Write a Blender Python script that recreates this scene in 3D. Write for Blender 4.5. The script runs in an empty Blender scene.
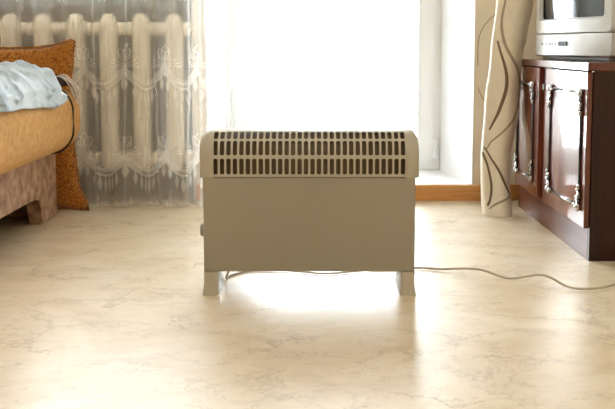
import bpy, bmesh, math, random
from mathutils import Vector, Matrix, noise as mnoise
random.seed(7)
PI = math.pi
scene = bpy.context.scene
C = scene.collection

# ------------------------------------------------------------------ camera
F_PX, PITCH, EYE = 950.0, math.radians(5.4), 0.64
cam_d = bpy.data.cameras.new('camera')
cam = bpy.data.objects.new('camera', cam_d); C.objects.link(cam)
cam.location = (0, 0, EYE)
cam.rotation_euler = (PI/2 - PITCH, 0, 0)
cam_d.sensor_width = 36.0
cam_d.lens = 36.0 * F_PX / 615.0
cam_d.shift_x = -4.5 / 615.0
cam_d.shift_y = -68.7 / 615.0
cam_d.clip_start = 0.02
scene.camera = cam

# ------------------------------------------------------------------ sky and light
SKY = 9.0
w = bpy.data.worlds.new('overcast_sky'); scene.world = w; w.use_nodes = True
bg = w.node_tree.nodes['Background']
bg.inputs['Color'].default_value = (0.88, 0.95, 1.0, 1)
bg.inputs['Strength'].default_value = SKY
vs = scene.view_settings
vs.view_transform = 'Standard'; vs.look = 'None'; vs.gamma = 1.0; vs.use_curve_mapping = False
vs.exposure = 1.25
scene.cycles.max_bounces = 10
scene.cycles.diffuse_bounces = 6
scene.cycles.transparent_max_bounces = 24
scene.cycles.sample_clamp_indirect = 8.0
scene.cycles.use_denoising = True

def area(name, loc, rot, sx, sy, power, col=(1, 1, 1), portal=False):
    d = bpy.data.lights.new(name, 'AREA'); d.shape = 'RECTANGLE'; d.size = sx; d.size_y = sy
    d.energy = power; d.color = col
    if portal: d.cycles.is_portal = True
    o = bpy.data.objects.new(name, d); C.objects.link(o); o.location = loc; o.rotation_euler = rot
    return o
DL, DR = -0.44, 0.674            # balcony door opening
WIN_L, WIN_R, WIN_B, WIN_T = -1.60, -0.50, 0.86, 2.15
WALL_Y, OUT_Y = 3.96, 4.44
area('door_daylight', (0.16, OUT_Y + .12, 1.12), (-PI/2, 0, 0), 1.0, 2.1, 1, portal=True)
area('window_daylight', (-1.05, OUT_Y + .12, 1.5), (-PI/2, 0, 0), 1.1, 1.3, 1, portal=True)

# ------------------------------------------------------------------ materials
MATS = {}
def mat(name, col, rough=.5, metal=0, spec=.5, coat=0, coat_rough=.05, sheen=0, transl=0):
    m = bpy.data.materials.new(name); m.use_nodes = True
    b = m.node_tree.nodes['Principled BSDF']
    b.inputs['Base Color'].default_value = (*col, 1)
    b.inputs['Roughness'].default_value = rough
    b.inputs['Metallic'].default_value = metal
    b.inputs['Specular IOR Level'].default_value = spec
    b.inputs['Coat Weight'].default_value = coat
    b.inputs['Coat Roughness'].default_value = coat_rough
    b.inputs['Sheen Weight'].default_value = sheen
    MATS[name] = m
    return m
def N(m, t, **kw):
    n = m.node_tree.nodes.new(t)
    for k, v in kw.items():
        if k in n.inputs: n.inputs[k].default_value = v
        else: setattr(n, k, v)
    return n
def L(m, a, b): m.node_tree.links.new(a, b)
def bsdf(m): return m.node_tree.nodes['Principled BSDF']
def coords(m, scale=(1, 1, 1), rot=(0, 0, 0), kind='Object'):
    tc = N(m, 'ShaderNodeTexCoord'); mp = N(m, 'ShaderNodeMapping')
    mp.inputs['Scale'].default_value = scale; mp.inputs['Rotation'].default_value = rot
    L(m, tc.outputs[kind], mp.inputs['Vector']); return mp.outputs['Vector']
def ramp(m, fac, stops):
    r = N(m, 'ShaderNodeValToRGB'); e = r.color_ramp.elements
    while len(e) < len(stops): e.new(.5)
    for i, (p, c) in enumerate(stops): e[i].position = p; e[i].color = (*c, 1)
    L(m, fac, r.inputs['Fac']); return r.outputs['Color']
def bump(m, h, strength=.3, dist=.002):
    bn = N(m, 'ShaderNodeBump'); bn.inputs['Strength'].default_value = strength; bn.inputs['Distance'].default_value = dist
    L(m, h, bn.inputs['Height']); L(m, bn.outputs['Normal'], bsdf(m).inputs['Normal']); return bn
def mul(m, a, b, fac=1.0):
    x = N(m, 'ShaderNodeMix', data_type='RGBA', blend_type='MULTIPLY'); x.inputs[0].default_value = fac
    L(m, a, x.inputs[6]); L(m, b, x.inputs[7]); return x.outputs[2]
def noise_mat(name, c1, c2, scale=8, rough=.5, stretch=(1, 1, 1), bump_s=0, bscale=60, **kw):
    m = mat(name, c1, rough, **kw)
    v = coords(m, stretch)
    n = N(m, 'ShaderNodeTexNoise', Scale=scale, Detail=5.0, Roughness=.6); L(m, v, n.inputs['Vector'])
    L(m, ramp(m, n.outputs['Fac'], [(.3, c1), (.7, c2)]), bsdf(m).inputs['Base Color'])
    if bump_s:
        n2 = N(m, 'ShaderNodeTexNoise', Scale=bscale, Detail=3.0); L(m, v, n2.inputs['Vector'])
        bump(m, n2.outputs['Fac'], bump_s, .002)
    return m

def floor_mat():
    m = mat('marbled_linoleum', (.6, .48, .33), .2, spec=.52)
    v = coords(m, (1, 1, 1))
    n1 = N(m, 'ShaderNodeTexNoise', Scale=3.2, Detail=6.0, Roughness=.62, Distortion=.8); L(m, v, n1.inputs['Vector'])
    base = ramp(m, n1.outputs['Fac'], [(.3, (.63, .505, .33)), (.5, (.72, .605, .43)), (.7, (.77, .685, .54))])
    # thin grey-brown veins of two sizes
    last = base
    st = N(m, 'ShaderNodeMapping'); st.inputs['Scale'].default_value = (.7, 1.5, 1); st.inputs['Rotation'].default_value = (0, 0, .2); L(m, v, st.inputs['Vector'])
    mo = N(m, 'ShaderNodeTexNoise', Scale=9.0, Detail=8.0, Roughness=.7, Distortion=.6); L(m, st.outputs['Vector'], mo.inputs['Vector'])
    last = mul(m, last, ramp(m, mo.outputs['Fac'], [(.3, (.86, .83, .79)), (.5, (.97, .965, .955)), (.65, (1, 1, 1))]))
    for sc, th, dark, off in ((4.5, .020, (.66, .62, .58), 0), (8.0, .026, (.70, .66, .63), 3.7)):
        d = N(m, 'ShaderNodeTexNoise', Scale=sc*1.1, Detail=6.0, Roughness=.65); L(m, v, d.inputs['Vector'])
        mp = N(m, 'ShaderNodeVectorMath', operation='MULTIPLY_ADD'); mp.inputs[1].default_value = (.34, .34, .34); L(m, d.outputs['Color'], mp.inputs[0])
        sv = N(m, 'ShaderNodeMapping'); sv.inputs['Scale'].default_value = (.75, 1.1, 1); sv.inputs['Location'].default_value = (off, off*.7, 0)
        sv.inputs['Rotation'].default_value = (0, 0, .25+off*.2); L(m, v, sv.inputs['Vector']); L(m, sv.outputs['Vector'], mp.inputs[2])
        vo = N(m, 'ShaderNodeTexVoronoi', feature='DISTANCE_TO_EDGE', Scale=sc); L(m, mp.outputs[0], vo.inputs['Vector'])
        veins = ramp(m, vo.outputs['Distance'], [(0, dark), (th*.5, tuple((x+1)/2 for x in dark)), (th*1.8, (1, 1, 1))])
        mask = N(m, 'ShaderNodeTexNoise', Scale=sc*1.2, Detail=3.0); L(m, sv.outputs['Vector'], mask.inputs['Vector'])
        mr = N(m, 'ShaderNodeMapRange'); mr.inputs[1].default_value = .42; mr.inputs[2].default_value = .60; L(m, mask.outputs['Fac'], mr.inputs[0])
        x = N(m, 'ShaderNodeMix', data_type='RGBA', blend_type='MULTIPLY'); L(m, mr.outputs[0], x.inputs[0]); L(m, last, x.inputs[6]); L(m, veins, x.inputs[7])
        last = x.outputs[2]
    L(m, last, bsdf(m).inputs['Base Color'])
    n2 = N(m, 'ShaderNodeTexNoise', Scale=26.0, Detail=3.0); L(m, v, n2.inputs['Vector'])
    n3 = N(m, 'ShaderNodeTexNoise', Scale=5.0, Detail=2.0); L(m, v, n3.inputs['Vector'])
    rr = N(m, 'ShaderNodeMapRange'); rr.inputs[3].default_value = .30; rr.inputs[4].default_value = .38
    L(m, n3.outputs['Fac'], rr.inputs[0]); L(m, rr.outputs[0], bsdf(m).inputs['Roughness'])
    bump(m, n2.outputs['Fac'], .10, .004)
    return m
floor_mat()
noise_mat('wallpaper', (.80, .70, .55), (.84, .75, .61), 3, .8, bump_s=.1, bscale=90)
mat('white_paint', (.90, .90, .89), .55)
noise_mat('niche_shade', (.27, .235, .185), (.32, .28, .225), 3, .7)
mat('white_plastic', (.92, .93, .94), .3)
mat('grey_metal', (.45, .45, .46), .35, metal=.8)
noise_mat('orange_wood', (.55, .235, .06), (.72, .36, .12), 5, .38, stretch=(1.2, 14, 22), coat=.3)
noise_mat('radiator_enamel', (.80, .73, .57), (.84, .77, .62), 10, .35)
mat('beige_plastic', (.46, .415, .32), .38)
noise_mat('beige_enamel', (.325, .29, .215), (.355, .315, .24), 4, .40, bump_s=.06, bscale=500)
mat('dark_core', (.13, .095, .05), .6)
noise_mat('element_metal', (.20, .155, .095), (.30, .24, .15), 30, .45, metal=.5)
mat('cord_rubber', (.50, .43, .32), .5)
mat('knob_plastic', (.30, .27, .22), .45)
def wood(name, c1, c2, axis, coat=1, cr=.03):
    m = mat(name, c1, .35, coat=coat, coat_rough=cr); bsdf(m).inputs['Coat IOR'].default_value = 1.52; bsdf(m).inputs['Specular IOR Level'].default_value = .2
    st = [14, 14, 14]; st[axis] = 1.1
    v = coords(m, tuple(st))
    n = N(m, 'ShaderNodeTexNoise', Scale=2.2, Detail=6.0, Roughness=.65, Distortion=.7); L(m, v, n.inputs['Vector'])
    L(m, ramp(m, n.outputs['Fac'], [(.3, c1), (.62, c2)]), bsdf(m).inputs['Base Color'])
    return m
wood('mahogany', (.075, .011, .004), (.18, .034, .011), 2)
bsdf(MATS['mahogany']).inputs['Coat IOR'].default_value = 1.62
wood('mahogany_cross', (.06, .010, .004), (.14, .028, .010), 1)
wood('shaded_mahogany', (.012, .0025, .0012), (.035, .0075, .003), 2, .35, .2)  # same wood with the shade of the side panels put into its colour
wood('plinth_wood', (.06, .010, .004), (.14, .028, .010), 1, .35, .22)
mat('chrome', (.42, .42, .43), .14, metal=1)
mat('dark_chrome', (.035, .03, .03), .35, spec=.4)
mat('tv_silver', (.62, .63, .62), .32, spec=.6)
mat('tv_shell', (.40, .385, .36), .5)
mat('tv_seam', (.05, .055, .06), .5)
mat('tv_glass', (.012, .014, .013), .08, spec=.8)
mat('black_gloss', (.01, .01, .011), .5, spec=.15)
mat('grey_print', (.25, .25, .24), .7, spec=.1)
def fabric(name, c1, c2, ribs=None, scale=120, rough=.9, bs=.5, axis=1, sheen=.25):
    m = mat(name, c1, rough, sheen=sheen, spec=.2)
    v = coords(m)
    n = N(m, 'ShaderNodeTexNoise', Scale=scale, Detail=3.0); L(m, v, n.inputs['Vector'])
    L(m, ramp(m, n.outputs['Fac'], [(.35, c1), (.65, c2)]), bsdf(m).inputs['Base Color'])
    h = n.outputs['Fac']
    if ribs:
        wv = N(m, 'ShaderNodeTexWave', wave_type='BANDS', bands_direction='XYZ'[axis], Scale=ribs, Distortion=.6, Detail=2.0)
        wv.inputs['Detail Scale'].default_value = 3.0
        L(m, v, wv.inputs['Vector']); h = wv.outputs['Fac']
        x = mul(m, ramp(m, n.outputs['Fac'], [(.35, c1), (.65, c2)]), ramp(m, wv.outputs['Fac'], [(0, (.84, .82, .79)), (1, (1, 1, 1))]))
        L(m, x, bsdf(m).inputs['Base Color'])
    bump(m, h, bs, .003)
    return m
fabric('seat_corduroy', (.54, .275, .075), (.64, .365, .125), ribs=27, axis=1, scale=45, sheen=.03)
fabric('base_velvet', (.26, .14, .08), (.52, .335, .215), scale=24, bs=.15, sheen=.1)
fabric('piping_fabric', (.03, .018, .01), (.06, .035, .02))
def weave_mat():
    m = mat('rust_weave', (.40, .16, .03), .9, spec=.2, sheen=.3)
    v = coords(m, (1, 1, 1))
    ck = N(m, 'ShaderNodeTexVoronoi', Scale=125.0); L(m, v, ck.inputs['Vector'])
    L(m, ramp(m, ck.outputs['Distance'], [(0, (.58, .245, .04)), (.45, (.43, .16, .02)), (.8, (.24, .075, .010))]), bsdf(m).inputs['Base Color'])
    bn = bump(m, ck.outputs['Distance'], .6, .004); bn.invert = True
weave_mat()
fabric('blanket_cotton', (.40, .49, .56), (.56, .63, .68), scale=9, bs=.1, sheen=.2)
fabric('dark_scarf', (.025, .015, .010), (.045, .026, .018), scale=60, sheen=0)
fabric('fringe_thread', (.60, .50, .42), (.74, .66, .58), scale=60, sheen=0)
def sheer(name, col, opac, transl=.5):
    m = bpy.data.materials.new(name); m.use_nodes = True; nt = m.node_tree; nt.nodes.clear()
    out = nt.nodes.new('ShaderNodeOutputMaterial')
    tr = nt.nodes.new('ShaderNodeBsdfTransparent'); df = nt.nodes.new('ShaderNodeBsdfDiffuse'); tl = nt.nodes.new('ShaderNodeBsdfTranslucent')
    df.inputs['Color'].default_value = (*col, 1); tl.inputs['Color'].default_value = (*col, 1)
    a = nt.nodes.new('ShaderNodeMixShader'); a.inputs[0].default_value = transl
    b = nt.nodes.new('ShaderNodeMixShader')
    nt.links.new(df.outputs[0], a.inputs[1]); nt.links.new(tl.outputs[0], a.inputs[2])
    nt.links.new(tr.outputs[0], b.inputs[1]); nt.links.new(a.outputs[0], b.inputs[2]); nt.links.new(b.outputs[0], out.inputs[0])
    tc = nt.nodes.new('ShaderNodeTexCoord'); mp = nt.nodes.new('ShaderNodeMapping'); mp.inputs['Scale'].default_value = (30, 10, 2)
    nz = nt.nodes.new('ShaderNodeTexNoise'); nz.inputs['Scale'].default_value = 1.0
    mr = nt.nodes.new('ShaderNodeMapRange'); mr.inputs[1].default_value = .3; mr.inputs[2].default_value = .7
    mr.inputs[3].default_value = opac*.85; mr.inputs[4].default_value = min(1, opac*1.15)
    nt.links.new(tc.outputs['Object'], mp.inputs[0]); nt.links.new(mp.outputs[0], nz.inputs['Vector'])
    nt.links.new(nz.outputs['Fac'], mr.inputs[0]); nt.links.new(mr.outputs[0], b.inputs[0])
    MATS[name] = m; return m
sheer('tulle', (.86, .84, .80), .30)
sheer('tulle_hem', (.88, .86, .82), .22)
sheer('embroidery', (.92, .89, .84), .52)
def curtain_mat():
    m = fabric('curtain_satin', (.79, .70, .55), (.84, .76, .61), scale=30, rough=.55, bs=.05, sheen=.3)
    nt = m.node_tree; out = nt.nodes['Material Output']; tl = N(m, 'ShaderNodeBsdfTranslucent')
    tl.inputs['Color'].default_value = (.75, .64, .46, 1)
    mx = N(m, 'ShaderNodeMixShader'); mx.inputs[0].default_value = .12
    L(m, bsdf(m).outputs[0], mx.inputs[1]); L(m, tl.outputs[0], mx.inputs[2]); L(m, mx.outputs[0], out.inputs[0])
curtain_mat()
mat('vine_brown', (.16, .095, .05), .6)
mat('vine_taupe', (.36, .27, .18), .6)
mat('paper_vine', (.42, .30, .20), .8)
def glass_mat():
    m = bpy.data.materials.new('window_glass'); m.use_nodes = True; nt = m.node_tree; nt.nodes.clear()
    out = nt.nodes.new('ShaderNodeOutputMaterial'); tr = nt.nodes.new('ShaderNodeBsdfTransparent'); gl = nt.nodes.new('ShaderNodeBsdfGlossy')
    gl.inputs['Roughness'].default_value = .02; tr.inputs['Color'].default_value = (.97, .98, .98, 1)
    fr = nt.nodes.new('ShaderNodeFresnel'); fr.inputs[0].default_value = 1.45; mx = nt.nodes.new('ShaderNodeMixShader')
    nt.links.new(fr.outputs[0], mx.inputs[0]); nt.links.new(tr.outputs[0], mx.inputs[1]); nt.links.new(gl.outputs[0], mx.inputs[2]); nt.links.new(mx.outputs[0], out.inputs[0])
    MATS['window_glass'] = m
glass_mat()
noise_mat('concrete', (.55, .54, .52), (.62, .61, .58), 6, .9)
m_ = mat('fill_glow', (.9, .85, .75), .5)
bsdf(m_).inputs['Emission Color'].default_value = (1, .97, .92, 1)

# ------------------------------------------------------------------ mesh helpers
def new_obj(name, bm, m, parent=None, smooth=False, loc=None):
    bmesh.ops.recalc_face_normals(bm, faces=bm.faces)
    me = bpy.data.meshes.new(name); bm.to_mesh(me); bm.free()
    return link_mesh(name, me, m, parent, smooth, loc)
def link_mesh(name, me, m, parent=None, smooth=False, loc=None):
    if m and not me.materials: me.materials.append(MATS[m])
    if smooth:
        for p in me.polygons: p.use_smooth = True
    o = bpy.data.objects.new(name, me); C.objects.link(o)
    if parent: o.parent = parent
    if loc: o.location = loc
    return o
def bx(bm, x0, x1, y0, y1, z0, z1, bev=0, seg=2):
    r = bmesh.ops.create_cube(bm, size=1.0)
    for v in r['verts']:
        v.co = Vector(((x0+x1)/2 + v.co.x*(x1-x0), (y0+y1)/2 + v.co.y*(y1-y0), (z0+z1)/2 + v.co.z*(z1-z0)))
    if bev:
        es = list({e for v in r['verts'] for e in v.link_edges})
        bmesh.ops.bevel(bm, geom=es, offset=bev, segments=seg, profile=.5, affect='EDGES')
    return bm
def box(name, m, x0, x1, y0, y1, z0, z1, parent=None, bev=0, seg=2):
    bm = bmesh.new(); bx(bm, x0, x1, y0, y1, z0, z1, bev, seg)
    return new_obj(name, bm, m, parent)
def loft(bm, rings, closed=True, cap0=True, cap1=True):
    vr = [[bm.verts.new(p) for p in r] for r in rings]
    n = len(vr[0])
    for a, b in zip(vr[:-1], vr[1:]):
        for i in range(n if closed else n-1):
            j = (i+1) % n
            bm.faces.new((a[i], a[j], b[j], b[i]))
    if closed and cap0: bm.faces.new(vr[0])
    if closed and cap1: bm.faces.new(vr[-1])
    return vr
def tube(bm, pts, r, seg=8, closed=False):
    pts = [Vector(p) for p in pts]; n = len(pts); rings = []
    up = Vector((0, 0, 1))
    for i, p in enumerate(pts):
        t = (pts[min(i+1, n-1)] - pts[max(i-1, 0)]).normalized()
        a = t.cross(up)
        if a.length < 1e-3: a = t.cross(Vector((1, 0, 0)))
        a.normalize(); b = a.cross(t)
        rr = r[i] if isinstance(r, (list, tuple)) else r
        rings.append([p + a*rr*math.cos(2*PI*k/seg) + b*rr*math.sin(2*PI*k/seg) for k in range(seg)])
    loft(bm, rings)
    return bm
def grid(bm, f, nu, nv):
    vs_ = [[bm.verts.new(f(i/nu, j/nv)) for j in range(nv+1)] for i in range(nu+1)]
    for i in range(nu):
        for j in range(nv):
            bm.faces.new((vs_[i][j], vs_[i+1][j], vs_[i+1][j+1], vs_[i][j+1]))
    return vs_
def solidify(o, t, offset=-1):
    md = o.modifiers.new('thickness', 'SOLIDIFY'); md.thickness = t; md.offset = offset; return o
def catmull(pts, n=10):
    pts = [Vector(p) for p in pts]; out = []
    P = [pts[0]] + pts + [pts[-1]]
    for i in range(1, len(P)-2):
        for k in range(n):
            t = k/n
            out.append(.5*((2*P[i]) + (P[i+1]-P[i-1])*t + (2*P[i-1]-5*P[i]+4*P[i+1]-P[i+2])*t*t + (3*P[i]-P[i-1]-3*P[i+1]+P[i+2])*t**3))
    out.append(pts[-1]); return out
def tag(o, label, cat, group=None):
    o['label'] = label; o['category'] = cat
    if group: o['group'] = group
    return o
def thing(name, label, cat, loc=(0, 0, 0), rz=0, group=None):
    o = bpy.data.objects.new(name, None); C.objects.link(o); o.location = loc; o.rotation_euler = (0, 0, rz)
    o.empty_display_size = .05
    return tag(o, label, cat, group)
def struct(o): o['kind'] = 'structure'; return o
def struct_empty(name, loc=(0, 0, 0)):
    o = bpy.data.objects.new(name, None); C.objects.link(o); o.location = loc; return struct(o)
def lerp(pts, x):
    if x <= pts[0][0]: return pts[0][1]
    for (a, b), (c, d) in zip(pts[:-1], pts[1:]):
        if x <= c: return b + (d-b)*(x-a)/(c-a)
    return pts[-1][1]
def spl(pts, x):      # smooth interpolation
    if x <= pts[0][0]: return pts[0][1]
    for (a, b), (c, d) in zip(pts[:-1], pts[1:]):
        if x <= c:
            t = (x-a)/(c-a); t = t*t*(3-2*t); return b + (d-b)*t
    return pts[-1][1]

# ------------------------------------------------------------------ the room
RX0, RX1, RY0, CEIL = -1.95, 1.36, -2.6, 2.6
struct(box('floor', 'marbled_linoleum', RX0-.1, RX1+.1, RY0-.1, 4.08, -.06, 0))
struct(box('ceiling', 'white_paint', RX0-.1, RX1+.1, RY0-.1, WALL_Y+.02, CEIL, CEIL+.1))
struct(box('wall_left', 'wallpaper', RX0-.12, RX0, RY0, WALL_Y+.5, 0, CEIL))
struct(box('wall_right', 'wallpaper', RX1, RX1+.12, RY0, WALL_Y+.5, 0, CEIL))
struct(box('wall_rear', 'wallpaper', RX0-.12, RX1+.12, RY0-.12, RY0, 0, CEIL))
# back wall with splayed door reveal and window opening
bm = bmesh.new()
def prism(bm, poly, z0, z1):
    a = [bm.verts.new((x, y, z0)) for x, y in poly]; b = [bm.verts.new((x, y, z1)) for x, y in poly]
    n = len(poly); bm.faces.new(a); bm.faces.new(b)
    for i in range(n): bm.faces.new((a[i], a[(i+1) % n], b[(i+1) % n], b[i]))
DOOR_T = 2.2
NICHE_Y = 4.07  # recess added to darken the wall behind the radiator
prism(bm, [(DR, WALL_Y), (RX1+.1, WALL_Y), (RX1+.1, OUT_Y+.1), (.602, OUT_Y+.1), (.602, OUT_Y-.02)], 0, CEIL)
prism(bm, [(DL, WALL_Y), (DL+.06, OUT_Y-.02), (DL+.06, OUT_Y+.1), (WIN_R+.02, OUT_Y+.1), (WIN_R+.02, OUT_Y-.02), (WIN_R, WALL_Y)], 0, CEIL)
prism(bm, [(RX0, NICHE_Y), (WIN_R+.001, NICHE_Y), (WIN_R+.02, OUT_Y+.1), (RX0, OUT_Y+.1)], 0, WIN_B)
prism(bm, [(RX0, WALL_Y), (WIN_R+.001, WALL_Y), (WIN_R+.02, OUT_Y+.1), (RX0, OUT_Y+.1)], WIN_T, CEIL)
prism(bm, [(RX0, WALL_Y), (WIN_L, WALL_Y), (WIN_L, OUT_Y+.1), (RX0, OUT_Y+.1)], WIN_B, WIN_T)
prism(bm, [(DL, WALL_Y), (DR, WALL_Y), (.602, OUT_Y+.1), (DL+.06, OUT_Y+.1)], DOOR_T, CEIL)
wb = struct(new_obj('wall_back', bm, 'wallpaper'))
# white plaster lining of the reveals
def lining(name, poly, z0, z1):
    b = bmesh.new(); prism(b, poly, z0, z1); return struct(new_obj(name, b, 'white_paint'))
lining('trim_1', [(DR-.002, WALL_Y-.004), (DR+.001, WALL_Y-.004), (.603, OUT_Y-.02), (.598, OUT_Y-.02)], .06, DOOR_T)
lining('trim_2', [(DL-.001, WALL_Y-.004), (DL+.003, WALL_Y-.004), (DL+.064, OUT_Y-.02), (DL+.059, OUT_Y-.02)], .06, DOOR_T)
# raised sill of the balcony door and its wooden front board
struct(box('trim_3', 'white_paint', DL, DR, 3.925, OUT_Y+.1, 0.0, .060))
struct(box('trim_4', 'orange_wood', DL-.04, DR+.16, 3.90, 3.925, 0.0, .066, bev=.002))
struct(box('baseboard_right', 'orange_wood', DR+.16, RX1, 3.935, WALL_Y, 0, .06, bev=.002))
struct(box('niche_shade_panel', 'niche_shade', RX0, WIN_R-.002, NICHE_Y-.012, NICHE_Y, 0, WIN_B-.02))  # tall panel behind the radiator, its shade put into the colour
# balcony door, white plastic
d1 = struct_empty('door_1', (0, OUT_Y, .06))
def rect_frame(name, m, x0, x1, y0, y1, z0, z1, t, parent, bev=.004):
    bm = bmesh.new()
    o = [(x0, z0), (x1, z0), (x1, z1), (x0, z1)]; i = [(x0+t, z0+t), (x1-t, z0+t), (x1-t, z1-t), (x0+t, z1-t)]
    va = {}
    for k, (pts, y) in enumerate(((o, y0), (i, y0), (i, y1), (o, y1))):
        va[k] = [bm.verts.new((x, y, z)) for x, z in pts]
    for k in range(4):
        a, b = va[k], va[(k+1) % 4]
        for q in range(4): bm.faces.new((a[q], a[(q+1) % 4], b[(q+1) % 4], b[q]))
    if bev: bmesh.ops.bevel(bm, geom=list(bm.edges), offset=bev, segments=2, affect='EDGES')
    return new_obj(name, bm, m, parent)
rect_frame('door_frame', 'white_plastic', DL+.06, .602, -.01, .06, 0, 2.13, .05, d1)
leaf = rect_frame('door_leaf', 'white_plastic', DL+.095, .567, -.03, .045, .035, 2.095, .066, d1)
rect_frame('glazing_bead', 'white_plastic', DL+.155, .507, -.02, .035, .095, 2.035, .014, leaf, .003)
box('pane', 'window_glass', DL+.162, .500, .004, .010, .102, 2.028, leaf)
for z in (.06, 1.05, 1.95):
    bm = bmesh.new(); tube(bm, [(.572, -.038, z), (.572, -.038, z+.085)], .009, 10)
    bx(bm, .562, .59, -.034, -.026, z+.004, z+.022, .002); new_obj('hinge', bm, 'white_plastic', d1)
bm = bmesh.new(); bx(bm, DL+.12, DL+.15, -.045, -.03, .95, 1.07, .004); bx(bm, DL+.128, DL+.142, -.075, -.045, 1.0, 1.02, .003); bx(bm, DL+.128, DL+.25, -.078, -.064, 1.0, 1.02, .005)
new_obj('door_handle', bm, 'white_plastic', d1)
# window over the radiator
w1 = struct_empty('window_1', (0, OUT_Y, WIN_B))
rect_frame('window_frame', 'white_plastic', WIN_L, WIN_R+.02, 0, .07, 0, WIN_T-WIN_B, .06, w1)
box('mullion', 'white_plastic', -1.085, -1.025, 0, .07, .06, WIN_T-WIN_B-.06, w1, .004)
box('pane', 'window_glass', WIN_L+.05, -1.08, .03, .036, .05, WIN_T-WIN_B-.05, w1)
box('pane', 'window_glass', -1.03, WIN_R-.03, .03, .036, .05, WIN_T-WIN_B-.05, w1)
struct(box('trim_5', 'white_plastic', WIN_L-.06, WIN_R+.04, 3.88, OUT_Y, WIN_B-.02, WIN_B+.005, bev=.006))
struct(box('trim_6', 'concrete', -2.2, 1.6, OUT_Y+.1, OUT_Y+1.2, -.12, .02))   # balcony slab
# printed wallpaper scroll beside the curtain
bm = bmesh.new()
def ribbon_xz(bm, pts, width, yf):
    pts = catmull(pts, 8); n = len(pts); L_ = []
    for i, p in enumerate(pts):
        t = (pts[min(i+1, n-1)]-pts[max(i-1, 0)]); t = Vector((t.x, t.z)).normalized(); nrm = Vector((-t.y, t.x))
        ww = (width(i/(n-1)) if callable(width) else width)/2
        a = bm.verts.new((p.x+nrm.x*ww, yf(p.x+nrm.x*ww, p.z+nrm.y*ww), p.z+nrm.y*ww))
        b = bm.verts.new((p.x-nrm.x*ww, yf(p.x-nrm.x*ww, p.z-nrm.y*ww), p.z-nrm.y*ww)); L_.append((a, b))
    for (a, b), (c, d) in zip(L_[:-1], L_[1:]): bm.faces.new((a, b, d, c))
for k, pts in enumerate(([(.66, 0, .56), (.70, 0, .70), (.80, 0, .80), (.95, 0, .84)], [(.67, 0, .47), (.73, 0, .40), (.82, 0, .36), (.95, 0, .35)],
                         [(.70, 0, 1.2), (.80, 0, 1.0), (.95, 0, .92)])):
    pts = [(max(p[0], DR+.015), 0, p[2]) for p in pts]
    bm = bmesh.new(); ribbon_xz(bm, pts, .004, lambda x, z: WALL_Y-.0015)
    new_obj('wallpaper_scroll', bm, 'paper_vine', wb)

# unseen lamp added under the ceiling as fill light for the room
lamp = thing('fill_lamp', 'unseen round white fill lamp added above the camera', 'lamp', (-.3, .7, CEIL))
bm = bmesh.new()
loft(bm, [[(r*math.cos(a), r*math.sin(a), z) for a in [2*PI*k/32 for k in range(32)]] for r, z in ((.18, 0), (.18, -.03), (.16, -.035))]); new_obj('mount', bm, 'white_paint', lamp)
bm = bmesh.new()
loft(bm, [[(r*math.cos(a), r*math.sin(a), z) for a in [2*PI*k/32 for k in range(32)]] for r, z in ((.155, -.036), (.21, -.06), (.215, -.085), (.17, -.125), (.08, -.15), (.01, -.155))]); new_obj('shade', bm, 'fill_glow', lamp, True)
FILL_EMIT = 11.0
bsdf(MATS['fill_glow']).inputs['Emission Strength'].default_value = FILL_EMIT

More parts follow.
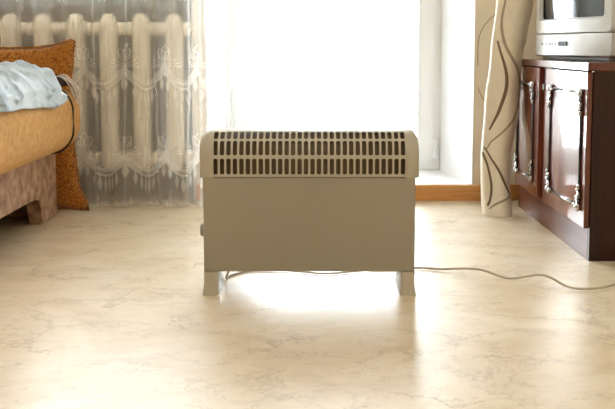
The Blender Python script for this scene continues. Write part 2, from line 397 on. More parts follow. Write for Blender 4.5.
# ------------------------------------------------------------------ convector heater
HX, HY, HR = -.007, 2.481, .066
Z0, ZTOP, ZG = .357, .423, .306          # start of the arc, apex, lower edge of the grille
heater = thing('convector_heater', 'beige metal convector heater with a slotted grille top standing on two feet', 'heater', (HX, HY, 0))
def prof(s, R=HR, dz=0.0):
    h = Z0-ZG; arc = PI*R
    if s < h: return (-R, ZG+s)
    if s < h+arc:
        a = (s-h)/R; return (-R*math.cos(a), Z0+R*math.sin(a))
    return (R, Z0-(s-h-arc))
HALF = (Z0-ZG) + PI*HR/2
rows = [(.006, .047), (.0555, .0945), (.0995, .128)]
vb = [0, .0513, .0970, .132]
rows += [(2*HALF-b, 2*HALF-a) for a, b in reversed(rows)]
NF = 3
vb += [2*HALF-x for x in reversed(vb)]
NS, GW = 30, .2483
pitch = 2*GW/NS; sw = .0113
bm = bmesh.new()
for i in range(NS):
    xa, xb = -GW+i*pitch, -GW+(i+1)*pitch; xc = (xa+xb)/2
    for (s0, s1), (v0, v1) in zip(rows, list(zip(vb[:3], vb[1:4])) + list(zip(vb[4:7], vb[5:8]))):
        inn, outr = [], []
        nq = 4
        r_ = min(sw/2, .0045)
        # rounded-rectangle hole and matching outer ring
        corners = [(xc+sw/2-r_, s1-r_, 0), (xc-sw/2+r_, s1-r_, 1), (xc-sw/2+r_, s0+r_, 2), (xc+sw/2-r_, s0+r_, 3)]
        oc = [(xb, v1), (xa, v1), (xa, v0), (xb, v0)]
        for (cx, cs, q) in corners:
            for k in range(nq):
                a = (q + k/(nq-1))*PI/2
                inn.append((cx+r_*math.cos(a), cs+r_*math.sin(a)))
        # straight sides subdivided so that the sheet follows the curve
        ring_i, ring_o = [], []
        for q in range(4):
            for k in range(nq):
                p = inn[q*nq+k]; ring_i.append(p)
                if k in (0, nq-1):
                    nxt = p
                ox, os_ = oc[q]
                if k == 0: ring_o.append((ox, p[1]) if q in (0, 2) else (p[0], os_))
                elif k == nq-1: ring_o.append((p[0], os_) if q in (0, 2) else (ox, p[1]))
                else: ring_o.append((ox, os_))
            pA, pB = inn[q*nq+nq-1], inn[((q+1) % 4)*nq]
            if q in (0, 2):   # next is horizontal top / bottom side
                pass
            else:             # next is a vertical side: add points along it
                for t in (.25, .5, .75):
                    s_ = pA[1]+(pB[1]-pA[1])*t; ring_i.append((pA[0], s_)); ring_o.append((oc[q][0], s_))
        def mk(p):
            y, z = prof(p[1]); return bm.verts.new((p[0], y, z))
        vi = [mk(p) for p in ring_i]; vo = [mk(p) for p in ring_o]; n = len(vi)
        for k in range(n):
            j = (k+1) % n
            if ring_o[k] == ring_o[j]: 
                bm.faces.new((vo[k], vi[k], vi[j]))
            else: bm.faces.new((vo[k], vo[j], vi[j], vi[k]))
top = [[bm.verts.new((x, *prof(vb[3]+(vb[4]-vb[3])*k/6))) for k in range(7)] for x in (-GW, GW)]
for k in range(6): bm.faces.new((top[0][k], top[0][k+1], top[1][k+1], top[1][k]))
bmesh.ops.remove_doubles(bm, verts=bm.verts, dist=1e-5)
g = new_obj('grille', bm, 'beige_plastic', heater); solidify(g, .0025, 0)
# domed end caps
for s in (-1, 1):
    bm = bmesh.new(); rings = []
    prof_s = [2*HALF*k/44 for k in range(45)]
    xs = [(0, 1.045), (.006, 1.045), (.011, 1.035), (.017, 1.01), (.022, .97), (.027, .91), (.031, .83), (.034, .72), (.035, .62)]
    for dx, sc in xs:
        ring = []
        for sv in prof_s:
            y, z = prof(sv)
            y2 = y*sc if sc > 1 else y*(1-(1-sc)*.55)
            z2 = z if z <= Z0 else Z0 + (z-Z0)*(sc if sc <= 1 else 1.02)
            ring.append((s*(GW-.001+dx), y2, z2))
        ring += [(ring[-1][0], ring[-1][1]*.98, ZG-.003), (ring[0][0], ring[0][1]*.98, ZG-.003)]
        rings.append(ring)
    loft(bm, rings, cap0=False)
    c = new_obj('end_cap', bm, 'beige_plastic', heater, True); c.data.set_sharp_from_angle(angle=math.radians(35))
BW = .273; ZB = .058
box('front_panel', 'beige_enamel', -BW, BW, -HR+.001, -HR+.010, ZB, ZG-.001, heater, .0035, 3)
bm = bmesh.new(); bx(bm, -BW, -.235, HR-.010, HR-.001, ZB, ZG-.001, .002); bx(bm, -.225, BW, HR-.010, HR-.001, ZB, ZG-.001, .002)
new_obj('back_panel', bm, 'beige_enamel', heater)
sp = {}
for s in (-1, 1):
    x0, x1 = sorted((s*BW, s*(BW-.006)))
    sp[s] = box('side_panel', 'beige_enamel', x0, x1, -HR+.010, HR-.010, ZB, ZG-.001, heater)
def disc_x(name, m, x0, x1, y, z, r, parent, r1=None, seg=24):
    bm = bmesh.new(); r1 = r1 or r
    loft(bm, [[(x, y+q*math.cos(2*PI*k/seg), z+q*math.sin(2*PI*k/seg)) for k in range(seg)] for x, q in ((x0, r), (x0+(x1-x0)*.75, r1), (x1, r1*.9))])
    return new_obj(name, bm, m, parent)
kn = disc_x('thermostat_knob', 'knob_plastic', -BW, -BW-.013, -.012, .158, .019, sp[-1], .0165)
box('pointer', 'white_plastic', -BW-.0136, -BW-.0128, -.013, -.011, .162, .174, sp[-1])
for dz in (0, .014): box('rocker_switch', 'knob_plastic', -BW-.004, -BW, -.022, -.002, .214+dz, .224+dz, sp[-1], .0015)
# dark interior: heating element behind the grille
core = box('heating_element', 'element_metal', -.246, .243, -.036, -.030, .20, .345, heater)
for k in range(30):
    x = -GW+(k+.5)*pitch
    box('fin', 'element_metal', x+.0055, x+.0075, -.046, -.030, .25, .345, core)
bm = bmesh.new()
NL = 20
lin = [prof(2*HALF*k/NL) for k in range(NL+1)]
a_ = [[bm.verts.new((x, y*.86, ZG+(z-ZG)*.945)) for y, z in lin] for x in (-.246, .246)]
for k in range(NL): bm.faces.new((a_[0][k], a_[0][k+1], a_[1][k+1], a_[1][k]))
solidify(new_obj('slot_shade_liner', bm, 'dark_core', heater, True), .001)  # dark sheet added behind the slots to give them their shaded look
box('bottom_guard', 'dark_core', -BW+.008, BW-.008, -.05, .05, ZB+.004, ZB+.008, heater)
# feet
for s in (-1, 1):
    bm = bmesh.new(); rings = []
    for t in [k/8 for k in range(9)]:
        z = ZB*(1-t)
        inn = .0025*math.sin(PI*t)                      # slightly waisted
        xo = s*(.273 - inn*.6 + .003*t*t); xi = s*(.2365 + inn*.6 - .003*t*t)
        x0, x1 = sorted((xo, xi)); yo = .074 + .013*t**1.6; r = .006
        ring = []
        for cx, cy, q in ((x1-r, yo-r, 0), (x0+r, yo-r, 1), (x0+r, -yo+r, 2), (x1-r, -yo+r, 3)):
            for k in range(4):
                a = (q+k/3)*PI/2; ring.append((cx+r*math.cos(a), cy+r*math.sin(a), z))
        rings.append(ring)
    loft(bm, rings)
    new_obj('foot', bm, 'beige_plastic', heater, True).data.set_sharp_from_angle(angle=math.radians(40))

# power cord: leaves the heater under its left side, runs behind it and off to the right
pts = [(-.222, 2.53, .061), (-.226, 2.535, .035), (-.235, 2.56, .006), (-.226, 2.60, .004), (-.17, 2.655, .004), (-.07, 2.655, .004), (.04, 2.62, .004), (.16, 2.66, .004),
       (.298, 2.682, .005), (.366, 2.666, .006), (.463, 2.61, .019), (.541, 2.562, .005), (.617, 2.498, .030), (.680, 2.452, .007), (.752, 2.448, .007), (.836, 2.51, .006), (.95, 2.60, .004), (1.1, 2.66, .004), (1.3, 2.70, .004)]
bm = bmesh.new(); tube(bm, catmull(pts, 12), .0032, 10)
tag(new_obj('power_cord', bm, 'cord_rubber', None, True), 'thin beige power cord winding over the floor from the heater to the right', 'cord')

# ------------------------------------------------------------------ mahogany cabinet
CX, CY0, CY1 = .826, 2.79, 3.765
cab = thing('tv_cabinet', 'glossy mahogany cabinet with chrome framed doors under the television', 'cabinet', (CX, CY0, 0))
CD, CW = .47, CY1-CY0
box('plinth', 'plinth_wood', 0, .018, .0185, CW-.0185, 0, .092, cab, .001)
box('side_panel', 'shaded_mahogany', .0005, CD, 0, .018, 0, .566, cab, .001)
box('side_panel', 'shaded_mahogany', .0005, CD, CW-.018, CW, 0, .566, cab, .001)
box('bottom_board', 'mahogany_cross', .0185, CD, .018, CW-.018, .075, .092, cab)
box('back_board', 'mahogany', CD-.006, CD, .018, CW-.018, .092, .566, cab)
box('centre_post', 'mahogany', 0, .02, .49, .615, .092, .566, cab)
box('top_board', 'mahogany_cross', -.018, CD, -.004, CW+.004, .566, .591, cab, .003)
def ornament():
    """scrolled acanthus corner, local axes: a along the rod across, b along the rod down, n outwards (-x)"""
    bm = bmesh.new()
    def blob(a, b, ra, rb, n=.006):
        r = bmesh.ops.create_icosphere(bm, subdivisions=2, radius=1.0)
        for v in r['verts']: v.co = Vector((-.004+v.co.x*n, a+v.co.y*ra, b+v.co.z*rb))
    blob(0, 0, .011, .011, .008)
    for k, (b, r) in enumerate(((-.015, .009), (-.027, .0075), (-.038, .006), (-.047, .0045))):
        blob((-1)**k*.004, b, r, .0075)
    for k, (a, r) in enumerate(((.014, .007), (.024, .005))): blob(a, (-1)**k*.003, .007, r)
    tube(bm, [(-.007, .012*math.cos(t)+.008, .012*math.sin(t)-.012) for t in [PI*1.0+k*PI/6 for k in range(8)]], .0022, 6)
    tube(bm, [(-.007, .008*math.cos(t)-.004, .008*math.sin(t)-.03) for t in [k*PI/5 for k in range(9)]], .002, 6)
    me = bpy.data.meshes.new('corner_ornament'); bm.to_mesh(me); bm.free(); me.materials.append(MATS['chrome'])
    for p in me.polygons: p.use_smooth = True
    return me
orn = ornament()
def cab_door(y0, y1, a0, a1):
    d = box('door', 'mahogany', -.016, 0, y0, y1, .097, .563, cab, .002)
    b0, b1, x = .155, .50, -.0195
    for (ya, yb, z) in ((a0, a1, b1), (a0, a1, b0)):
        bm = bmesh.new(); tube(bm, [(x, ya, z), (x, yb, z)], .0042, 8); new_obj('frame_rod', bm, 'chrome', d, True)
    for ya in (a0, a1):
        bm = bmesh.new(); tube(bm, [(x, ya, b0), (x, ya, b1)], .0042, 8); new_obj('frame_rod', bm, 'dark_chrome', d, True)
    for ya, z, sy, sz in ((a0, b1, 1, 1), (a1, b1, -1, 1), (a0, b0, 1, -1), (a1, b0, -1, -1)):
        o = link_mesh('corner_ornament', orn, None, d, False, (x+.002, ya, z)); o.scale = (1.2, 1.3*sy, 1.3*sz)
    return d
cab_door(.006, .508, .052, .420)
cab_door(.600, .968, .672, .93)
bm = bmesh.new(); bx(bm, -.022, .001, .512, .530, .487, .509, .003); new_obj('door_latch', bm, 'chrome', cab)

# ------------------------------------------------------------------ television
tv = thing('television', 'silver tube television standing on the mahogany cabinet', 'television', (.888, 3.275, .591), math.radians(-76.7))
TW, TH, ZF = .524, .47, .012          # width, top height, underside of the front
def rrect(w2, z0, z1, r, y, bulge=0, n=8, m=10):
    pts = []
    cs = [(w2-r, z1-r, 0), (-w2+r, z1-r, 1), (-w2+r, z0+r, 2), (w2-r, z0+r, 3)]
    for i, (cx, cz, q) in enumerate(cs):
        arc = [(cx+r*math.cos((q+k/n)*PI/2), cz+r*math.sin((q+k/n)*PI/2)) for k in range(n+1)]
        pts += arc
        nx = cs[(i+1) % 4]; e = (nx[0]+r*math.cos((q+1)*PI/2), nx[1]+r*math.sin((q+1)*PI/2)); s_ = arc[-1]
        pts += [(s_[0]+(e[0]-s_[0])*k/m, s_[1]+(e[1]-s_[1])*k/m) for k in range(1, m)]
    return [(x, y-bulge*(1-(x/(TW/2))**2), z) for x, z in pts]
ZS = .092        # split between lower panel and bezel
bm = bmesh.new()
loft(bm, [rrect(TW/2, ZS, TH, .02, .05, .0), rrect(TW/2, ZS, TH, .02, .006, .02), rrect(TW/2-.004, ZS+.003, TH-.003, .02, 0, .024),
          rrect(TW/2-.036, ZS+.047, TH-.036, .018, -.002, .024), rrect(TW/2-.042, ZS+.053, TH-.042, .016, .012, .022)], cap0=False, cap1=False)
new_obj('front_bezel', bm, 'tv_silver', tv, True).data.set_sharp_from_angle(angle=math.radians(35))
def scr(u, v):
    x = (u-.5)*2*(TW/2-.041); z = ZS+.052+v*(TH-.041-ZS-.052); return (x, .016-.020*(1-(2*u-1)**2*.8)-.004*(1-(2*v-1)**2), z)
bm = bmesh.new(); grid(bm, scr, 20, 14); new_obj('screen', bm, 'tv_glass', tv, True)
bm = bmesh.new()
def lowring(z, out, w2): return [(-w2+2*w2*k/24, .0-out*(1-(2*k/24-1)**2)-.001, z) for k in range(25)] + [(w2, .05, z), (-w2, .05, z)]
loft(bm, [lowring(ZF, .022, TW/2-.02), lowring(ZF+.006, .040, TW/2-.004), lowring(ZF+.03, .034, TW/2), lowring(ZS-.006, .027, TW/2), lowring(ZS-.002, .022, TW/2-.003)])
lp = new_obj('control_panel', bm, 'tv_silver', tv, True); lp.data.set_sharp_from_angle(angle=math.radians(35))
def on_panel(x): return -.031*(1-(x/(TW/2))**2)-.002
def pill(name, m, xc, zc, wx, hz, t=.003):
    bm = bmesh.new(); ring = []
    r = hz/2
    for cx, q in ((xc+wx/2-r, -1), (xc-wx/2+r, 1)):
        for k in range(9):
            a = q*PI/2 + k/8*PI; ring.append((cx+r*math.cos(a), zc+r*math.sin(a)))
    loft(bm, [[(x, on_panel(x)+.004, z) for x, z in ring], [(x, on_panel(x)-t, z) for x, z in ring]])
    return new_obj(name, bm, m, lp)
pill('infrared_window', 'black_gloss', .005, .057, .062, .016)
for x, s_ in ((-.175, .010), (-.125, .008), (-.095, .012), (-.072, .012), (-.049, .012)): pill('button', 'grey_print', x, .056, s_, .006, .002)
bm = bmesh.new()
loft(bm, [rrect(TW/2-.004, ZF+.004, TH-.004, .02, .045), rrect(TW/2-.004, ZF+.004, TH-.004, .02, .056)], cap0=False, cap1=False); new_obj('seam', bm, 'tv_seam', tv)
bm = bmesh.new()
loft(bm, [rrect(TW/2-.001, ZF, TH-.001, .02, .056), rrect(TW/2-.003, ZF, TH-.003, .022, .13), rrect(TW/2-.05, ZF, TH-.06, .03, .26), rrect(TW/2-.12, ZF+.02, TH-.14, .03, .40), rrect(TW/2-.13, ZF+.03, TH-.15, .03, .41)])
new_obj('rear_shell', bm, 'tv_shell', tv, True).data.set_sharp_from_angle(angle=math.radians(35))
box('stand', 'tv_shell', -TW/2+.03, TW/2-.03, .012, .30, 0, ZF+.002, tv, .004)

# ------------------------------------------------------------------ beige curtain with vines
CYC = 3.665
XL = [(0, .652), (.06, .651), (.2, .653), (.4, .668), (.61, .689), (.813, .708), (1.3, .74), (2.5, .76)]
XR = [(0, .758), (.05, .760), (.12, .756), (.2, .762), (.4, .796), (.60, .806), (.68, .822), (.813, .845), (1.3, .87), (2.5, .90)]
def cur(u, z):
    """u 0..1 runs from the left edge round the front to the right edge and folds back"""
    xl, xr = spl(XL, z), spl(XR, z); c, a = (xl+xr)/2, (xr-xl)/2
    ang = PI*1.12 - u*PI*1.24             # left -> front -> right
    b = .052 + .012*math.exp(-z/.06)
    f = 1 + .035*math.cos(u*PI*5+1.0+z*.8)*math.sin(PI*u) + .03*math.sin(u*PI*9+z*2.2)*math.exp(-z/.3)
    x = c + a*math.cos(ang)*1.0; y = CYC - b*math.sin(ang)*f - .012*math.sin(u*PI*4+z*1.5)*math.sin(PI*u)
    if z < .10: y -= (.10-z)*.25*math.sin(PI*u)
    if z < .5: y -= .085*(1-z/.5)**2
    return Vector((x, y, z))
curt = thing('window_curtain', 'beige curtain with brown vine lines gathered beside the mahogany cabinet', 'curtain', (.72, CYC, 0))
def zc(v): return .004 + (2.5-.004)*v**1.6
bm = bmesh.new(); grid(bm, lambda u, v: cur(u, zc(v))-Vector((.72, CYC, 0)), 60, 90)
solidify(new_obj('drape', bm, 'curtain_satin', curt, True), .003, 1)
def on_cur(px, z, off=-.004):       # u for a share px of the visible width
    a = math.acos(max(-1, min(1, 2*px-1))); 
    u = (PI*1.12-a)/(PI*1.24)
    du = cur(min(1, u+.004), z)-cur(max(0, u-.004), z); nn = Vector((du.y, -du.x, 0)).normalized()
    return cur(u, z)+nn*(-off)
def vine(pts, wid, m):
    P_ = catmull([(p[0], 0, p[1]) for p in pts], 12); n = len(P_); bm = bmesh.new(); L_ = []
    for i, p in enumerate(P_):
        t = P_[min(i+1, n-1)]-P_[max(i-1, 0)]; t = Vector((t.x*.12, t.z)).normalized(); k = i/(n-1)
        ww = wid*(.5+.5*math.sin(PI*k))/2; dx, dz = -t.y*ww/.12, t.x*ww
        L_.append([bm.verts.new(on_cur(min(1, max(0, p.x+s*dx)), max(.006, p.z+s*dz))-Vector((.72, CYC, 0))) for s in (-1, 1)])
    for a, b in zip(L_[:-1], L_[1:]): bm.faces.new((a[0], a[1], b[1], b[0]))
    new_obj('vine_line', bm, m, curt)
# (share of the width from the left edge, height)
vine([(.20, .82), (.16, .74), (.30, .66), (.55, .60), (.80, .545), (.96, .48), (.94, .40)], .010, 'vine_taupe')
vine([(.13, .66), (.30, .60), (.47, .53), (.50, .47), (.38, .40), (.22, .345), (.14, .32)], .011, 'vine_brown')
vine([(.98, .44), (.80, .37), (.50, .31), (.24, .275), (.10, .24)], .008, 'vine_taupe')
vine([(.05, .255), (.28, .215), (.55, .165), (.80, .10), (.95, .06)], .009, 'vine_brown')
vine([(.03, .235), (.20, .17), (.30, .11), (.22, .065), (.12, .04)], .011, 'vine_brown')
vine([(.15, .03), (.5, .055), (.95, .08)], .008, 'vine_taupe')
vine([(.16, .90), (.34, .98), (.6, 1.05), (.85, 1.15)], .010, 'vine_brown')

# ------------------------------------------------------------------ radiator under the window
rad = thing('radiator', 'cream cast iron radiator behind the lace curtain', 'radiator', (-.96, 3.90, .125))
NR, RP, RH = 7, .133, .646
def rad_section():
    bm = bmesh.new(); rings = []
    hw, hd = .036, .058
    for z, kx, ky in ((0, .35, .35), (.008, .7, .7), (.03, .95, .95), (.07, 1, 1), (.32, 1, 1), (.58, 1, 1), (.615, .95, .95), (.638, .7, .7), (RH, .35, .35)):
        ring = []
        for k in range(20):
            a = 2*PI*k/20; e = .75
            cx, sy = math.cos(a), math.sin(a)
            ring.append((hw*kx*math.copysign(abs(cx)**e, cx), hd*ky*math.copysign(abs(sy)**e, sy), z))
        rings.append(ring)
    loft(bm, rings)
    for z in (.055, .585):
        tube(bm, [(-.0665, 0, z), (-.03, 0, z)], [.026, .030], 14); tube(bm, [(.03, 0, z), (.0665, 0, z)], [.030, .026], 14)
    me = bpy.data.meshes.new('section'); bmesh.ops.recalc_face_normals(bm, faces=bm.faces); bm.to_mesh(me); bm.free(); me.materials.append(MATS['radiator_enamel'])
    for p in me.polygons: p.use_smooth = True
    return me
sec = rad_section()
for k in range(NR): link_mesh('section', sec, None, rad, False, (.397-RP*k, 0, 0))
bm = bmesh.new(); tube(bm, catmull([(.46, 0, .585), (.50, 0, .585), (.512, 0, .60), (.515, 0, .66), (.515, .0, 2.3)], 6), .012, 10); new_obj('supply_pipe', bm, 'radiator_enamel', rad, True)
bm = bmesh.new(); tube(bm, catmull([(.46, 0, .055), (.50, 0, .055), (.512, 0, .04), (.515, 0, 0), (.515, 0, -.128)], 6), .012, 10); new_obj('return_pipe', bm, 'radiator_enamel', rad, True)
for k in (1, 5):
    bm = bmesh.new(); tube(bm, [(.397-RP*(k+.5), .02, .52), (.397-RP*(k+.5), .157, .52)], .007, 8); new_obj('wall_bracket', bm, 'radiator_enamel', rad)

# ------------------------------------------------------------------ lace curtain
TY = 3.752
TX0, TX1 = -1.62, -.19
def tul_y(x, z):
    k = .45+.55*math.exp(-max(0, z-.1)/1.2)
    y = .020*math.sin(x*37+.6+.25*math.sin(x*9)) + .006*math.sin(x*61+1.1*math.sin(z*1.3)) + .0012*math.sin(x*170+z*2)
    y += .012*math.exp(-z/.12)*math.sin(x*52+1)
    if x < -.86: y += .022*min(1, (-.86-x)/.06)
    return TY + y*k + fold_at(x, z)[1]
FOLDS = [(-1.45, .010, .02), (-1.30, .014, -.03), (-1.17, .009, .03), (-1.02, .011, -.02), (-.872, .009, .02), (-.742, .014, .012), (-.60, .007, -.02), (-.505, .011, .03),
         (-.432, .016, .0), (-.375, .009, .02), (-.325, .012, -.01), (-.272, .008, .01), (-.225, .012, 0)]
def fold_at(x, z):
    dx = dy = 0
    for x0, a, k in FOLDS:
        q = (x-x0-k*z)/a
        if abs(q) < 3.5: e = math.exp(-q*q); dx -= 2.1*a*q*e; dy += .5*a*q*e - .35*a*e
    return dx, dy
def tul_x(x, z): return tul_x0(x, z) + fold_at(x, z)[0]
def tul_x0(x, z): return x + .012*math.sin(x*37+2.1+z*.9)*math.exp(-z/.9) + .004*math.sin(z*7+x*30)
def tpt(x, z, off=0): return Vector((tul_x(x, z), tul_y(x, z)+off, z))
lace = thing('lace_curtain', 'sheer white lace curtain with embroidered swags in front of the radiator', 'curtain', (-.8, TY, 0))
LO = Vector((-.8, TY, 0))
ZT = [.004+.022*k for k in range(46)] + [1.05+.1*k for k in range(15)]
bm = bmesh.new()
NXT = 900
grid(bm, lambda u, v: tpt(TX0+(TX1-TX0)*u, ZT[int(round(v*(len(ZT)-1)))])-LO, NXT, len(ZT)-1)
new_obj('net', bm, 'tulle', lace, True)
bm = bmesh.new(); grid(bm, lambda u, v: tpt(TX0+(TX1-TX0)*u, .004+.022*v, -.0015)-LO, NXT, 2); new_obj('hem', bm, 'tulle_hem', lace, True)
def strip(bm, pts, wid, off=-.003):
    n = len(pts); L_ = []
    for i, (x, z) in enumerate(pts):
        x0, z0 = pts[max(i-1, 0)]; x1, z1 = pts[min(i+1, n-1)]
        t = Vector((x1-x0, z1-z0)).normalized() if (x1-x0 or z1-z0) else Vector((1, 0))
        ww = (wid(i/(n-1)) if callable(wid) else wid)/2
        L_.append([bm.verts.new(tpt(x-s*t.y*ww, z+s*t.x*ww, off)-LO) for s in (-1, 1)])
    for a, b in zip(L_[:-1], L_[1:]): bm.faces.new((a[0], a[1], b[1], b[0]))
edges = [-1.56, -1.40, -1.235, -1.07, -.905, -.738, -.575, -.45, -.325, -.205]
def swag(xa, xb, zlow, rise=.075):
    bm = bmesh.new()
    def zc_(t, d): return zlow + d + rise*abs(2*t-1)**2.2
    for d, wd in ((0, .010), (.013, .004), (.022, .009), (.033, .0025)):
        strip(bm, [(xa+(xb-xa)*k/28, zc_(k/28, d)) for k in range(29)], wd)
    me = new_obj('embroidered_swag', bm, 'embroidery', lace)
    n = max(5, int((xb-xa)/.019))
    bm = bmesh.new()
    for k in range(n):
        t = (k+.5)/n; x = xa+(xb-xa)*t; z1 = zc_(t, -.004); ln = .052+.012*math.sin(PI*t)
        pts = [(x, z1-ln*q/8) for q in range(9)]
        strip(bm, pts, lambda q: .002+.0105*math.sin(PI*min(1, max(0, (q-.12)/.88)))**1.2)
        strip(bm, [(x-.004, z1-.002), (x+.004, z1-.002)], .006)
    new_obj('embroidered_tassels', bm, 'embroidery', lace)['kind'] = 'stuff'
def fleur(x, z):
    bm = bmesh.new()
    for ang, ln, wd in ((0, .060, .012), (.42, .050, .010), (-.42, .050, .010)):
        loop = []
        for k in range(17):
            t = k/16; side = 1 if t < .5 else -1; q = (2*t if t < .5 else 2-2*t)
            l_, w_ = ln*q, side*wd*math.sin(PI*q)**.8*(1 if q > 0 else 0)
            loop.append((x+l_*math.sin(ang)+w_*math.cos(ang), z+.014+l_*math.cos(ang)-w_*math.sin(ang)))
        strip(bm, loop, .0032)
    for s in (-1, 1):
        for q, (r, h) in enumerate(((.022, .05), (.034, .036), (.044, .022), (.05, .008))):
            strip(bm, [(x+s*r*math.sin(k/9*PI*.75), z+h*(k/9)-.012*(k/9)**3-.004*q) for k in range(10)], lambda w_: .004*(1-.5*w_))
    strip(bm, [(x, z-.05+.08*k/8) for k in range(9)], lambda w_: .002+.004*math.sin(PI*w_))
    new_obj('embroidered_flower', bm, 'embroidery', lace)
for r, zl in enumerate((.125, .470, .88)):
    for xa, xb in zip(edges[:-1], edges[1:]): swag(xa, xb, zl)
    for x in edges[1:-1]: fleur(x, zl+.10)

# ------------------------------------------------------------------ sofa
SFX, SY0, SY1 = -.97, 1.5, 3.575
sofa = thing('sofa', 'low sofa with orange ribbed seat and brown velvet base by the lace curtain', 'sofa', (SFX, SY1, 0))
def P2(x, y, z): return Vector((x-SFX, y-SY1, z))
# velvet front rail with a leg at each end (arched cut-out between)
bm = bmesh.new()
prof_rail = [(SY1, 0), (SY1, .262), (SY0, .262), (SY0, 0), (SY0+.20, 0), (SY0+.22, .06), (SY0+.25, .10), (SY0+.30, .105), (SY1-.36, .105), (SY1-.275, .108), (SY1-.235, .10), (SY1-.212, .07), (SY1-.200, 0)]
a = [bm.verts.new(P2(SFX, y, z)) for y, z in prof_rail]; b = [bm.verts.new(P2(SFX-.05, y, z)) for y, z in prof_rail]; n = len(a)
bm.faces.new(a); bm.faces.new(b)
for i in range(n): bm.faces.new((a[i], a[(i+1) % n], b[(i+1) % n], b[i]))
bmesh.ops.bevel(bm, geom=[e for e in bm.edges if abs(e.verts[0].co.x-e.verts[1].co.x) < 1e-6], offset=.006, segments=2, affect='EDGES')
new_obj('front_rail', bm, 'base_velvet', sofa)
bm = bmesh.new(); bx(bm, SFX-.85-SFX, SFX-.052-SFX, -.05, 0, 0, .262, .004); new_obj('end_board', bm, 'base_velvet', sofa)
bm = bmesh.new(); bx(bm, -.85, -.052, SY0-SY1, SY0-SY1+.05, 0, .262, .004); new_obj('end_board', bm, 'base_velvet', sofa)
# the plump seat: rounded section swept along its length, rounded at the ends
SX0, SX1, SZ0, SZ1 = -1.90, -.860, .258, .492
def seat_ring(y, k):
    cx, cz, hx, hz = (SX0+SX1)/2, (SZ0+SZ1)/2, (SX1-SX0)/2, (SZ1-SZ0)/2
    ring = []
    r = hz*.72
    inset = (1-k)*hz*.85
    hx2, hz2 = hx-inset*.7, hz-inset
    r2 = min(r, hz2*.95)
    for sx, sz, q in ((1, 1, 0), (-1, 1, 1), (-1, -1, 2), (1, -1, 3)):
        for j in range(9):
            an = (q+j/8)*PI/2
            ring.append(P2(cx+sx*(hx2-r2)+r2*math.cos(an), y, cz+sz*(hz2-r2)+r2*math.sin(an)))
    return ring
ys = [(SY0, .25), (SY0+.01, .6), (SY0+.04, .88), (SY0+.09, 1)]
ys += [(SY0+.09+(3.47-SY0-.09)*k/12, 1) for k in range(1, 13)]
ys += [(3.49, .985), (3.52, .955), (3.548, .88), (3.568, .76), (3.582, .60), (3.590, .42), (3.593, .22)]
bm = bmesh.new(); loft(bm, [seat_ring(y, k) for y, k in ys])
st = new_obj('seat', bm, 'seat_corduroy', sofa, True)
bm = bmesh.new(); rg = [p for p in seat_ring(3.405, 1)]
c0 = sum(rg, Vector())/len(rg); rg = [c0+(p-c0)*1.004+Vector((0, 0, (p.z-c0.z)*.02)) for p in rg]
# piping cord round the end seam
tube(bm, rg[-9:] + rg[:9] + rg[9:11], .0045, 6); new_obj('piping', bm, 'piping_fabric', st, True)
box('backrest', 'seat_corduroy', SX0-SFX-.04, SX0-SFX+.13, SY0-SY1, -.02, .49, .90, sofa, .05, 4)

# ------------------------------------------------------------------ rust floor cushion standing behind the sofa's end
cu_c = Vector((-1.205, 3.664, 0))
cush = thing('large_cushion', 'large rust woven cushion standing between the sofa end and lace curtain', 'cushion', tuple(cu_c))
def cushion_pt(u, v, side):
    a, b = 2*u-1, 2*v-1
    H2 = .337; Wd = .335
    xr = spl([(-1, .337), (-.65, .297), (-.2, .282), (.35, .270), (.75, .285), (1, .302)], b)
    x = (a*.5+.5)*(xr+Wd)-Wd; z = b*H2*(1-(.135 if b > 0 else .02)*(1-abs(a)**5)) + H2
    if b > 0: cut = .03*(abs(a)*b)**14; z -= cut; x -= math.copysign(cut*.35, a); z += .012*(abs(a)*b)**3
    th = .058*(max(0, (1-a**2))**.45)*(max(0, (1-b**2))**.45)
    return Vector((x, side*th + .010*math.sin(b*2+.5), z+.001))
bm = bmesh.new()
for sd in (-1, 1): grid(bm, lambda u, v, sd=sd: cushion_pt(u, v, sd), 36, 36)
bmesh.ops.remove_doubles(bm, verts=bm.verts, dist=1e-5)
new_obj('cover', bm, 'rust_weave', cush, True)
bm = bmesh.new()
edge = [(i/36, 0) for i in range(36)] + [(1, i/36) for i in range(36)] + [(1-i/36, 1) for i in range(36)] + [(0, 1-i/36) for i in range(37)]
tube(bm, [cushion_pt(u, v, 0)+Vector((0, 0, .0035)) for u, v in edge], .0035, 6); new_obj('edge_seam', bm, 'rust_weave', cush, True)

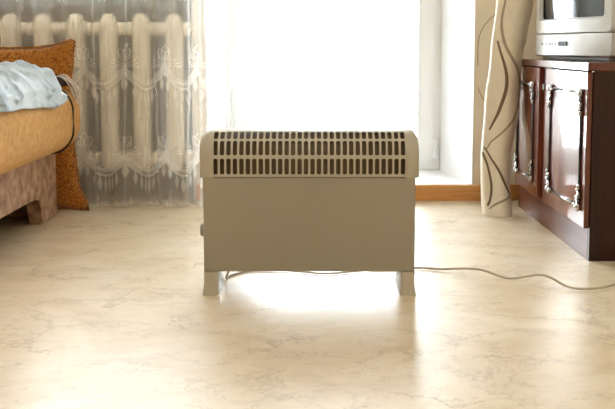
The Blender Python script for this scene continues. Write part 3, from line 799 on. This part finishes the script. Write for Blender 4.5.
# ------------------------------------------------------------------ crumpled pale blanket on the seat
bl_c = Vector((-1.12, 3.14, SZ1))
def blanket_pt(u, v):
    """u along y (0 near .. 1 far), v from the back over the top and down the front"""
    y = -.68 + .885*u
    e = min(1, (1-u)/.10) if u > .90 else 1.0
    e0 = min(1, u/.1)
    hgt = (.088 + .018*mnoise.noise(Vector((u*3, v*2, 1.3)))) * (max(0, e)**.6) * e0**.6
    front_x = .205 + .018*mnoise.noise(Vector((u*5, 3.1, 0)))
    prof_b = [(0, -.36, .0), (.12, -.32, .35), (.35, -.12, .95), (.55, .05, 1.0), (.70, .165, .93), (.80, .228, .62), (.89, .262, .08), (1.0, .270, -.48)]
    x = lerp([(p[0], p[1]) for p in prof_b], v); hz = lerp([(p[0], p[2]) for p in prof_b], v)
    z = hz*hgt if hz > 0 else hz*(.062+.075*u+.02*mnoise.noise(Vector((u*6, 0, 5))))*(.4+.6*e)
    fold = 0
    for q, (ax, ay, fr, am) in enumerate(((1.0, .35, 16, .014), (.8, -.55, 23, .010), (.5, 1.0, 31, .003))):
        ph = fr*(ax*y + ay*x) + 2.2*mnoise.noise(Vector((x*5+q, y*5, q*2.0)))
        fold += am*(1-2*abs(math.sin(ph)))
    arc = x + max(0, -z)*1.5 - z*.8
    for q, (fx, fy, am) in enumerate(((9, 5, .017), (17, 13, .009))):
        fold += am*(.45-abs(mnoise.noise(Vector((arc*fx+y*3, y*fy-arc*2.5, 3.3+q*4)))*2.0))
    z += fold*max(0, min(1, hz*1.5))
    x += max(-.006, fold*.9)*max(0, min(1, (v-.6)*3))
    x -= .04*(1-e)
    return Vector((x, y, z + .004))
bm = bmesh.new()
grid(bm, blanket_pt, 150, 90)
bl = new_obj('blanket', bm, 'blanket_cotton', None, True, tuple(bl_c))
solidify(bl, .006, 1)
tag(bl, 'crumpled pale blue white blanket lying on the orange sofa seat', 'blanket')

# dark scarf with a pale fringe on the far end of the seat
sc = thing('fringed_scarf', 'dark brown folded scarf with pale fringe on the sofa seat beside the blanket', 'scarf', (-1.0, 3.50, SZ1))
bm = bmesh.new(); grid(bm, lambda u, v: Vector((-.30+.405*u, -.085+.13*v, .004+.050*math.sin(PI*min(1, u*1.02))**.35*math.sin(PI*v)**.6+.004*math.sin(u*25+v*7))), 30, 14)
solidify(new_obj('cloth', bm, 'dark_scarf', sc, True), .006, 1)
bm = bmesh.new()
for k in range(18):
    t = k/17; y = -.045+.085*t; x = .08
    j = lambda: random.uniform(-.007, .007)
    if k % 3 == 2: continue
    tube(bm, catmull([(x-.02, y, .034), (x+.008+j(), y+j(), .036+j()), (x+.034+j()*.5, y+j()*1.5, .016+j()), (x+.056+j()*.4, y+.004+j(), -.022+j()*2), (x+.066+j()*.4, y+.006+j(), -.05+j()*2)], 5), .0021, 5)
fr = new_obj('fringe', bm, 'fringe_thread', sc, True); fr['kind'] = 'stuff'
